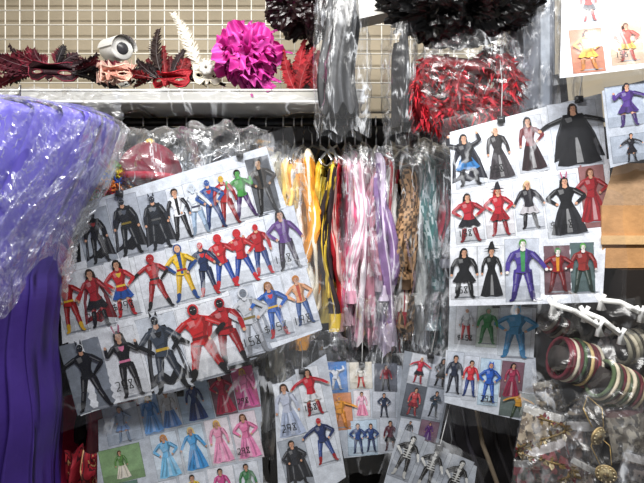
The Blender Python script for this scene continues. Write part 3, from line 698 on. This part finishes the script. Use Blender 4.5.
# ---------------------------------------------------------------- shelf items
def outline_mask(name, px, py, d, w, h, col, rim, yaw=0, tilt=0, extra=None):
    e = empty(name)
    cu = bpy.data.curves.new('t', 'CURVE'); cu.dimensions = '2D'; cu.fill_mode = 'BOTH'; cu.extrude = .0015; cu.bevel_depth = .0012
    def spl(pts):
        s = cu.splines.new('POLY'); s.points.add(len(pts) - 1); s.use_cyclic_u = True
        for q, p in zip(s.points, pts): q.co = (p[0], p[1], 0, 1)
    half = [(0, .30), (.12, .34), (.28, .46), (.5, .52), (.42, .22), (.44, 0), (.36, -.24), (.22, -.32), (.12, -.22), (.06, -.14), (.03, -.34), (0, -.38)]
    pts = [(a * w, b * h) for a, b in half] + [(-a * w, b * h) for a, b in half[-2:0:-1]]
    spl(pts)
    eye = [(.13, .0), (.18, .08), (.27, .12), (.35, .08), (.33, -.02), (.25, -.07), (.17, -.06)]
    spl([(a * w, b * h) for a, b in eye]); spl([(-a * w, b * h) for a, b in eye[::-1]])
    ob = bpy.data.objects.new('t', cu); bpy.context.collection.objects.link(ob)
    dg = bpy.context.evaluated_depsgraph_get(); me = bpy.data.meshes.new_from_object(ob.evaluated_get(dg))
    bpy.data.objects.remove(ob)
    c0 = W(px, py, d); M = Matrix.Rotation(yaw, 3, 'Z') @ Matrix.Rotation(tilt, 3, 'Y')
    mb = MB()
    vs = [c0 + M @ Vector((v.co.x, v.co.z + (v.co.x / w) ** 2 * w * .9 - (.02 if abs(v.co.x) < w * .06 and v.co.y < 0 else 0), v.co.y)) for v in me.vertices]
    for p in me.polygons: mb.face([vs[i] for i in p.vertices], col)
    def S(a, b): return c0 + M @ Vector((a * w, (a) ** 2 * w * .9 - .003, b * h))
    mb.build('mask_shell', M_GOLD if rim else M_SATIN, e, smooth=False)
    t = MB()
    for sgn in (1, -1):
        ring = [S(sgn * a, b) for a, b in eye]; ring.append(ring[0]); t.tube(ring, .0016, 5, rim or 'c8a050')
    ring = [S(a / w, b / h) for a, b in pts]; ring.append(ring[0]); t.tube(ring, .0018, 5, rim or 'c8a050')
    t.build('braid_trim', M_GOLD, e)
    return e, c0
def feather(mb, base, vec, width, col, curl=.3, n=34, side=Vector((1, 0, 0))):
    base = Vector(base); vec = Vector(vec); L = vec.length; t = vec.normalized()
    s = (side - t * side.dot(t))
    if s.length < .05: s = Vector((0, 0, 1)) - t * t.z
    s.normalize(); nrm = t.cross(s)
    pts = []
    for i in range(13):
        a = i / 12; pts.append(base + vec * a + s * (curl * L * a * a) + nrm * .02 * a * a)
    mb.tube(pts, [.0012 * (1 - i / 16) for i in range(13)], 5, mixc(col, 'fff', .1))
    for i in range(n):
        a = .08 + .92 * i / n; k = a * 12; j = min(11, int(k)); p = pts[j].lerp(pts[j + 1], k - j)
        tt = (pts[j + 1] - pts[j]).normalized()
        for sg in (-1, 1):
            wl = width * max(.05, math.sin(min(1, a * 1.05 + .1) * math.pi * .9)) ** .6 * U(.75, 1.1)
            q = p + (s * sg * 1.0 + tt * .9).normalized() * wl + nrm * U(-.3, .3) * wl
            dd = tt * L / n * 1.7
            mid = p.lerp(q, .55) + nrm * U(-.05, .2) * wl
            cc = mixc(col, '000', U(0, .35))
            mb.face([p, mid, mid + dd * .9, p + dd], cc); mb.face([mid, q, mid + dd * .9], cc)
ST = 1.924
e, c = outline_mask('feathered_masquerade_mask', 50, 72, 1.42, .16, .075, '2a1018', '7c2438', yaw=.15)
f = MB()
for i in range(44):
    a = math.radians(U(-20, 200)); l = U(.06, .13)
    feather(f, c + Vector((math.cos(a) * .06, .012 + U(0, .01), .01 + math.sin(a) * .02)), (math.cos(a) * l * 1.35, U(-.03, .03), math.sin(a) * l * .5), .024, random.choice(['2a1018', '4c1020', '6c1428', '1a1216']), n=22, curl=U(-.3, .4))
f.build('feathers', M_FEATH, e)
e, c = outline_mask('lace_masquerade_mask', 112, 74, 1.40, .12, .065, 'c88c7c', 'e8ccb8', yaw=-.1)
f = MB(); f.grid(lambda u, v: c + Vector((-.055 + .11 * u, .02 + .012 * math.sin(u * 30), -.02 + .06 * v + .006 * math.sin(u * 40))), 40, 4, 'c8a498'); f.build('lace_ruffle', M_CLOTH, e)
e, c = outline_mask('feathered_masquerade_mask', 168, 80, 1.40, .13, .065, '8c1420', 'b82030', yaw=-.15)
f = MB()
for i in range(34):
    a = math.radians(U(0, 180)); l = U(.05, .11)
    feather(f, c + Vector((math.cos(a) * .05, .012 + U(0, .01), .01)), (math.cos(a) * l, U(-.02, .02), math.sin(a) * l * .8), .022, random.choice(['1a0a0c', '240c10', '7c1018', '5c0c14']), n=20, curl=U(-.3, .3))
feather(f, c + Vector((-.02, .0, .02)), (-.05, 0, .12), .03, '24100c', n=34)
f.build('feathers', M_FEATH, e)
e, c = outline_mask('white_plumed_mask', 207, 76, 1.40, .09, .08, 'ddd8cc', 'e8e0c8', yaw=.2)
f = MB(); feather(f, c + Vector((-.02, .01, .0)), (-.06, .01, .21), .03, 'f0eadc', curl=-.15, n=80)
for i in range(9):
    a = math.radians(U(40, 150)); feather(f, c + Vector((0, .012, .01)), (math.cos(a) * .06, 0, math.sin(a) * .05), .014, 'e0dacc', n=18)
f.build('plume', M_FEATH, e)
m = MB()
for k in range(7): m.ell(c + Vector((math.cos(k * .9) * .012, -.012, math.sin(k * .9) * .012 + .02)), (.009, .006, .009), 'e8e6e0', nu=10, nv=6)
m.build('rosette', M_SATIN, e)
e = empty('magenta_flower_fascinator'); cc = W(248, 56, 1.36)
m = MB()
def petal(mb, c, dirv, L, w, col, ruff, seed):
    dirv = dirv.normalized(); s = dirv.cross(Vector((0, -1, .2))).normalized(); nrm = s.cross(dirv)
    def P(u, v):
        t = (u - .5) * 2; ww = w * math.sin(math.pi * min(.9, v * .72 + .12)) ** .6
        rf = ruff * v * math.sin(t * 7 + seed) * .5 + ruff * v * noise.noise(Vector((t * 2, v * 3, seed)))
        return c + dirv * L * v * (1 - .12 * t * t) + s * ww * t + nrm * (rf - .25 * L * v * v)
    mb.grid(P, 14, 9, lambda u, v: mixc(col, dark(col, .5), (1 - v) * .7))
for ring, (n, el, L) in enumerate(((12, .1, .105), (11, .5, .092), (8, .85, .07), (5, 1.2, .05))):
    for k in range(n):
        a = 2 * math.pi * (k + .5 * ring) / n + U(-.25, .25)
        d = Vector((math.cos(a) * math.cos(el), -math.sin(el), math.sin(a) * math.cos(el)))
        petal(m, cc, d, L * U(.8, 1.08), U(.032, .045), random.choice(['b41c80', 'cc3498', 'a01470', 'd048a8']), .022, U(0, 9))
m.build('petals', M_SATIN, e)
f = MB()
for i in range(14):
    a = U(0, 6.28); feather(f, cc, (math.cos(a) * .12, .01, math.sin(a) * .11), .014, 'b42888', n=24)
m2 = MB(); m2.tube([cc + Vector((0, .01, -.02)), cc + Vector((.0, .03, -.06)), Vector((cc.x, 1.41, ST))], .004, 6, '5c1040'); m2.build('clip_stem', M_HARD, e)
f.build('wisps', M_FEATH, e)
e = empty('red_feather_headpiece'); cc = W(305, 94, 1.38); f = MB()
for i in range(46):
    a = math.radians(U(40, 150)); l = U(.07, .17)
    feather(f, cc + Vector((U(-.02, .02), U(0, .03), -.01)), (math.cos(a) * l * .6, U(-.03, .02), math.sin(a) * l), .026, random.choice(['8c141c', 'a81c28', '1a0a0c', '5c0c14']), n=20)
f.ell(cc, (.03, .02, .014), '1a0a0c'); f.build('feathers', M_FEATH, e)
e = empty('security_camera'); cc = W(116, 50, 1.5)
M = Matrix.Rotation(.75, 3, 'Z') @ Matrix.Rotation(.2, 3, 'X')
m = MB()
def V(x, y, z): return cc + M @ Vector((x, y, z))
m.tube([V(0, -.055, 0), V(0, -.05, 0), V(0, .05, 0), V(0, .06, 0)], [.030, .034, .034, .026], 24, 'e6e6e2')
m.tube([V(0, -.058, 0), V(0, -.055, 0)], [.016, .018], 24, '3c3c40')
m.grid(lambda u, v: V(.038 * math.cos(math.pi * u), -.075 + .13 * v, .038 * math.sin(math.pi * u)), 20, 2, 'ecece8')
m.tube([V(0, .02, -.03), V(0, .03, -.06), V(-.03, .09, -.04), Vector((cc.x - .06, 1.71, cc.z - .02))], .008, 10, 'e0e0dc')
m.ell(Vector((cc.x - .06, 1.708, cc.z - .02)), (.03, .012, .03), 'e0e0dc')
m.build('camera_body', M_HARD, e)
film_sheet(None, ((-30, 84), (118, 88), (122, 126), (-30, 118)), 1.335, M_FILMH, .022, 14, 40, name='clear_plastic_bag', curl=.02, smooth=False, n=40)
film_sheet(None, ((112, 86), (330, 92), (324, 116), (116, 114)), 1.335, M_FILM, .010, 12, 43, name='clear_plastic_bag', curl=.01, n=50)

# ---------------------------------------------------------------- top-right cluster
def bag(name, px, py, d, rx, ry, rz, mat, col, seed, amp=.25, fr=2.2, parent=None):
    m = MB(); c = W(px, py, d)
    m.ell(c, (rx, ry, rz), col, nu=120, nv=80, disp=lambda q: amp * (1 - 2 * abs(noise.noise(q * fr + Vector((seed, 0, 0))))) - amp * .3 + amp * .6 * (1 - 2 * abs(noise.noise(q * fr * 2.6 + Vector((0, seed, 0))))) + amp * .2 * noise.noise(q * fr * 8))
    return m.build(name, mat, parent, smooth=False)
bag('black_plastic_sack', 460, -4, 1.22, .17, .12, .095, M_BLACKBAG, '0c0c0e', 1, .26, 2.4)
bag('black_plastic_sack', 312, -6, 1.40, .12, .10, .11, M_BLACKBAG, '1c080c', 3, .26, 2.4)
e = empty('bagged_black_wig'); m = MB()
m.grid(lambda u, v: W(340, 0, 1.30) + Vector(((.038 + .012 * v + .006 * math.sin(u * 38)) * math.cos(u * 6.283) + .01 * math.sin(v * 6), (.03 + .004 * math.sin(u * 50)) * math.sin(u * 6.283), .06 - .36 * v + .015 * math.sin(u * 50) * v)), 80, 30, lambda u, v: '1c1e22' if int(u * 30) % 2 else '101114', closeu=True)
m.build('hair_strands', M_SATIN, e)
m = MB(); m.grid(lambda u, v: W(342, 0, 1.30) + Vector(((.052 + .014 * v + .012 * math.sin(u * 25 + v * 4) + .01 * (1 - 2 * abs(noise.noise(Vector((u * 8, v * 7, 1)))))) * math.cos(u * 6.283), .045 * math.sin(u * 6.283), .08 - .45 * v + .01 * math.sin(u * 40))), 60, 40, 'fff', closeu=True)
m.build('clear_bag', M_FILMV, e)
m = MB(); a = W(352, 14, 1.34); 
m.box((a.x, 1.30, 2.10), (a.x + .26, 1.36, 2.16), 'd8d6d0', M=Matrix.Translation((a.x, 1.33, 2.12)) @ Matrix.Rotation(-.22, 4, 'Y') @ Matrix.Translation((-a.x, -1.33, -2.12)))
m.build('ceiling_trunking', M_HARD, smooth=False)
e = empty('red_feather_boa'); m = MB()
path = []
for k in range(90):
    t = k / 89; sidex = 442 if t < .5 else 494; a_ = t * 34
    rr_ = 10 + 16 * (t * 2 % 1)
    path.append(W(sidex + rr_ * 1.05 * math.cos(a_), 92 - (10 if t > .5 else 0) + rr_ * 1.3 * math.sin(a_), 1.27 + .05 * math.sin(a_ * .7)))
m.tube(path, .018, 8, '7c0c18')
for i in range(3600):
    t = U(0, 88.99); j = int(t); p = path[j].lerp(path[j + 1], t - j)
    d = Vector((random.gauss(0, 1), random.gauss(-.4, 1), random.gauss(0, 1))).normalized()
    L = U(.026, .05); s_ = d.cross(Vector((R(), R(), R()))).normalized(); w_ = U(.0025, .0055)
    bend_ = Vector((U(-.008, .008), 0, -.014)); col = random.choice(['c81c2c', 'a81420', 'd83042', '8c0c1c', 'b81828'])
    a1 = p + d * .012; b1 = p + d * L * .6; c1 = p + d * L + bend_
    m.face([a1 - s_ * w_ * .5, a1 + s_ * w_ * .5, b1 + s_ * w_, b1 - s_ * w_], dark(col, .8)); m.face([b1 - s_ * w_, b1 + s_ * w_, c1], col)
m.build('feather_fluff', M_FEATH, e)
m = MB(); cc = W(468, 88, 1.26)
m.ell(cc, (.15, .125, .14), 'fff', nu=80, nv=50, disp=lambda q: .14 * (1 - 2 * abs(noise.noise(q * 3))) + .08 * (1 - 2 * abs(noise.noise(q * 7))) - .08)
m.build('clear_bag', M_FILMF, e, smooth=False)
def coat(px, w_, c1, c2, zt, zb, mat=None):
    e = empty('bagged_coat'); m = MB(); c = W(px, 0, 1.25)
    z0_, z1_ = W(0, zt, 1.25).z, W(0, zb, 1.25).z
    m.grid(lambda u, v: Vector((c.x + (w_ / 2 * (.6 + .4 * min(1, v * 6)) + .01 * math.sin(u * 40)) * math.cos(u * 6.283), 1.28 + .07 * math.sin(u * 6.283) + .006 * math.sin(u * 60), z0_ + (z1_ - z0_) * v)), 70, 20, lambda u, v: c1 if int(u * 20) % 3 else c2, closeu=True)
    m.build('coat', M_CLOTH, e)
    m = MB(); m.grid(lambda u, v: Vector((c.x + (w_ / 2 + .018 + .012 * math.sin(u * 31 + v * 3) + .01 * (1 - 2 * abs(noise.noise(Vector((u * 8, v * 7, px)))))) * math.cos(u * 6.283), 1.28 + .095 * math.sin(u * 6.283), z0_ + .02 + (z1_ - z0_ - .05) * v)), 70, 40, 'fff', closeu=True)
    m.build('clear_garment_bag', M_FILMV, e)
coat(535, .11, '6c7078', '9aa0a8', -30, 112)
coat(402, .03, '1c1c20', '26272b', 40, 126)
coat(552, .10, '2a2a2e', '1c1c20', 80, 300)

# ---------------------------------------------------------------- right side
e = empty('cardboard_box'); m = MB()
a = W(602, 232, 1.08); b = W(680, 268, 1.08)
m.box((a.x, 1.08, b.z), (b.x, 1.3, a.z + .06), 'b98a5a'); m.box((a.x - .003, 1.075, a.z - .028), (b.x, 1.079, a.z - .008), 'cda878')
fl = [Vector((a.x, 1.08, a.z + .06)), Vector((b.x, 1.08, a.z + .06)), Vector((b.x, 1.05, a.z + .15)), Vector((a.x + .01, 1.05, a.z + .15))]
m.face(fl, 'e0b890'); m.build('box_and_flap', M_CARD, e, smooth=False)
m = MB(); a = W(622, 268, 1.06); m.box((a.x, 1.06, a.z - .07), (a.x + .2, 1.25, a.z - .004), '2a2624'); m.build('shaded_underside_block', M_HARD, smooth=False)  # dark block standing in for the shaded underside of the cardboard box
m = MB()
for (x0_, y0_, x1_, y1_) in ((552, 304, 598, 326), (584, 312, 620, 334), (600, 300, 640, 312)):
    p, q = W(x0_, y0_, 1.05), W(x1_, y1_, 1.03); md = (p + q) / 2 + Vector((0, 0, .008))
    m.tube([p, md, q], .006, 12, 'e8e8e4')
    for c_ in (p, q):
        m.tube([c_ + Vector((-.008, 0, .012)), c_ + Vector((.002, 0, -.004)), c_ + Vector((-.004, -.002, -.022))], .005, 8, 'ececea')
        m.tube([c_ + Vector((.010, 0, .012)), c_ + Vector((.002, 0, -.004)), c_ + Vector((.008, -.002, -.022))], .005, 8, 'dcdcda')
m.build('white_clip_hanger', M_HARD)
def bangles(px, py, d, r, n, cols, ang, wd=.009, yaw=.35):
    m = MB(); c = W(px, py, d); M = Matrix.Rotation(ang, 3, 'Y') @ Matrix.Rotation(yaw, 3, 'Z')
    for k in range(n):
        x = (k - n / 2) * wd
        rr = r * (1 + U(-.04, .04)); oz = U(-.003, .003)
        pts = [c + M @ Vector((x, rr * math.cos(t) * .9, rr * math.sin(t) + oz)) for t in [i * math.pi / 16 for i in range(33)]]
        m.tube(pts, wd * .55, 8, cols[k % len(cols)], caps=False)
    m.tube([c + M @ Vector((-n / 2 * wd - .01, 0, 0)), c + M @ Vector((n / 2 * wd + .01, 0, 0))], r * .6, 16, '2a2422')
    m.build('striped_bangle_stack', M_CLOTH)
bangles(576, 362, 1.09, .046, 10, ['5c1826', '6c1c2c', 'c8c0ac', '5c1826', '3c5434', '1c1a1c', 'b8a070'], .25, .0085, .12)
bangles(616, 386, 1.05, .042, 10, ['4c5c3c', 'c8bca4', '3c4430', '5c1c28', 'a89878'], .45, .0085, .12)
bangles(634, 344, 1.13, .034, 8, ['8c8878', '3c3a34', 'b8b09c'], -.2, .009, .1)
bangles(556, 326, 1.17, .024, 7, ['4a4446', 'a49c90', '6c1c28'], .6, .009, .1)
e = empty('gold_medallion_necklace'); m = MB()
for (px, py) in ((598, 436), (606, 474)):
    c = W(px, py, 1.00)
    Mx = Matrix.Rotation(U(-.5, .5), 3, 'Z') @ Matrix.Rotation(U(-.4, .4), 3, 'X')
    rr = .018
    for rad, th, col in ((rr, .003, '8c7850'), (rr * .72, .005, 'b0a078'), (rr * .3, .008, '6c5834')):
        m.tube([c + Mx @ Vector((0, -th, 0)), c + Mx @ Vector((0, th, 0))], rad, 28, col)
    m.tube([c + Mx @ Vector((rr * math.cos(t), 0, rr * math.sin(t))) for t in [k * math.pi / 14 for k in range(29)]], .0024, 6, 'b8a070')
    for k in range(12): m.ell(c + Mx @ Vector((rr * .86 * math.cos(k * .5236), -.004, rr * .86 * math.sin(k * .5236))), (.002,) * 3, 'd8c8a0', nu=6, nv=4)
    m.tube([c + Vector((-.012, 0, rr)), c + Vector((-.02, .02, .05)), c + Vector((0, .04, .07)), c + Vector((.02, .02, .05)), c + Vector((.012, 0, rr))], .0012, 5, 'a88c50')
m.build('medallions', M_GOLD, e)
def packet(px, py, d, w, h, rot, c1, c2, c3):
    e = empty('wrapped_accessory_packet'); m = MB(); c = W(px, py, d)
    M = Matrix.Rotation(rot, 3, 'Y') @ Matrix.Rotation(U(-.3, .3), 3, 'Z')
    def P(u, v, sg=1, k=1.0):
        t = .016 * k * (math.sin(math.pi * u) * math.sin(math.pi * v)) ** .5 * (1 + .6 * noise.noise(Vector((u * 4, v * 4, px))))
        return c + M @ Vector(((u - .5) * w * k, -sg * t, (.5 - v) * h * k))
    sd = px
    m.grid(lambda u, v: P(u, v), 40, 40, lambda u, v: c3 if v < .16 else (c1 if noise.noise(Vector((u * 5, v * 6, sd))) > .08 else (c2 if noise.noise(Vector((u * 8, v * 7, sd + 4))) > -.1 else dark(c1, .4))))
    m.grid(lambda u, v: P(u, v, -1), 12, 12, c1); m.build('contents_and_header_card', M_CLOTH, e)
    m = MB(); m.grid(lambda u, v: P(u, v, 1, 1.12) + Vector((0, -.006 * (1 - 2 * abs(noise.noise(Vector((u * 6, v * 6, sd))))), 0)), 24, 24, 'fff'); m.build('cellophane', M_FILMF, e, smooth=False)
packet(540, 432, 1.08, .085, .10, .2, '6c5c48', 'a89880', 'a8a49c')
packet(552, 466, 1.05, .09, .10, -.3, '3c2c28', '7c3838', 'a8a09c')
packet(580, 446, 1.08, .08, .11, .1, '5c4c44', '2c2a2c', '989490')
packet(628, 432, 1.03, .08, .11, -.2, '6c6458', '989080', '4c2a2a')
packet(634, 478, 1.02, .09, .10, .3, '2c2426', '6c6058', 'a8a4a0')
packet(612, 346, 1.16, .07, .06, .5, '7c6c68', '3c3434', '989490')
packet(578, 480, 1.05, .08, .08, .5, '786858', '4c3430', 'a8a49c')
packet(530, 480, 1.07, .09, .09, .1, '2c3028', '6c2c34', '6c6a68')
packet(590, 414, 1.10, .09, .07, .7, '4c4440', '8c8070', '78746c')
packet(548, 396, 1.12, .06, .07, -.2, '3c3434', '8c7c60', '88847c')
e = empty('gold_leaf_garland'); m = MB()
for i in range(160):
    t = i / 160; c = W(538 + 26 * math.sin(t * 9) + 12 * t, 418 + 62 * t, 1.01 + .02 * math.cos(t * 12))
    d = Vector((random.gauss(0, 1), random.gauss(0, .6) - .5, random.gauss(0, 1))).normalized(); s = d.cross(Vector((0, 1, .3))).normalized()
    L = U(.010, .018); col = random.choice(['a08450', 'b8a884', '8c3c48', 'c8c0b0', '6c5830'])
    m.face([c, c + d * L * .5 + s * L * .28, c + d * L, c + d * L * .5 - s * L * .28], col)
m.tube([W(538 + 26 * math.sin(t / 30 * 9) + 12 * t / 30, 418 + 62 * t / 30, 1.01 + .02 * math.cos(t / 30 * 12)) for t in range(31)], .003, 6, '6c5830')
m.build('leaves', M_GOLD, e)
e = empty('dark_cloth_drape')
m = MB()
for k in range(5):
    c0 = W(448 + 14 * k, 405, 1.24)
    m.tube([c0, c0 + Vector((.01, -.02, -.09)), c0 + Vector((.05, -.02, -.2)), c0 + Vector((.07, 0, -.36))], .006, 8, ['1c1a1e', '26242a', '786c5c', '1c1a1e', '3a3638'][k])
m.build('belts', M_SATIN, e)
m = MB(); m.grid(lambda u, v: W(430 + 330 * u, 290 + 465 * v, 1.38) + Vector((0, .03 * math.sin(u * 22) + .02 * noise.noise(Vector((u * 6, v * 9, 1))), 0)), 70, 60, lambda u, v: '1d1b20' if u < .5 else '2a2624')
m.build('cloth', M_CLOTH, e)
for q, d, mt, amp, fr, sd, sx_, sz_, sm in [
    (((540, 292), (650, 300), (652, 410), (532, 402)), .97, M_FILM, .03, 12, 61, 1, .8, False),
    (((526, 396), (660, 392), (662, 520), (520, 510)), .95, M_FILM, .03, 11, 62, 1, .8, False),
    (((352, 300), (462, 290), (470, 350), (380, 385)), 1.24, M_FILMV, .04, 11, 64, 1.6, .5, False),
    (((262, 335), (345, 330), (350, 392), (266, 396)), 1.26, M_FILMF, .04, 11, 65, 1.6, .6, False),
    (((346, 150), (398, 140), (404, 318), (356, 330)), 1.28, M_FILMV, .03, 9, 67, 1.8, .4, True),
    (((396, 130), (462, 126), (472, 300), (416, 330)), 1.27, M_FILMV, .03, 9, 66, 1.8, .4, True)]:
    film_sheet(None, q, d, mt, amp, fr, sd, n=64, name='clear_plastic_bag', sx=sx_, sz=sz_, curl=.02, smooth=sm)

# ---------------------------------------------------------------- lamps
def area(name, loc, sx, sy, power, rot, col=(1, .98, .95)):
    l = bpy.data.lights.new(name, 'AREA'); l.shape = 'RECTANGLE'; l.size = sx; l.size_y = sy; l.energy = power; l.color = col
    o = bpy.data.objects.new(name, l); o.location = loc; o.rotation_euler = rot; bpy.context.collection.objects.link(o); return o
for i, (x, y_, z_) in enumerate(((-0.55, 0.35, 2.66), (0.65, 0.35, 2.66))):
    m = MB(); m.box((x - .62, y_ - .05, z_ + .03), (x + .62, y_ + .05, z_ + .085), 'e8e8e4'); 
    m.tube([(x - .6, y_, z_ + .012), (x + .6, y_, z_ + .012)], .013, 12, 'ffffff')
    o = m.build('fluorescent_lamp', M_HARD, smooth=False)
    a_ = area('tube_light', (x, y_, z_ - .005), 1.2, .08, 38, (math.radians(22), 0, 0), (1.0, .985, .96)); a_.parent = o
w = bpy.data.worlds.new('World'); bpy.context.scene.world = w; w.use_nodes = True
w.node_tree.nodes['Background'].inputs[0].default_value = (.95, .96, 1, 1); w.node_tree.nodes['Background'].inputs[1].default_value = .18

cam = bpy.data.cameras.new('Camera'); cam.sensor_width = 36; cam.lens = F / 644 * 36; cam.clip_start = .02
co = bpy.data.objects.new('Camera', cam); co.location = (0, 0, CZ); co.rotation_euler = (math.radians(90), 0, 0)
bpy.context.collection.objects.link(co); bpy.context.scene.camera = co
bpy.context.scene.view_settings.view_transform = 'Standard'
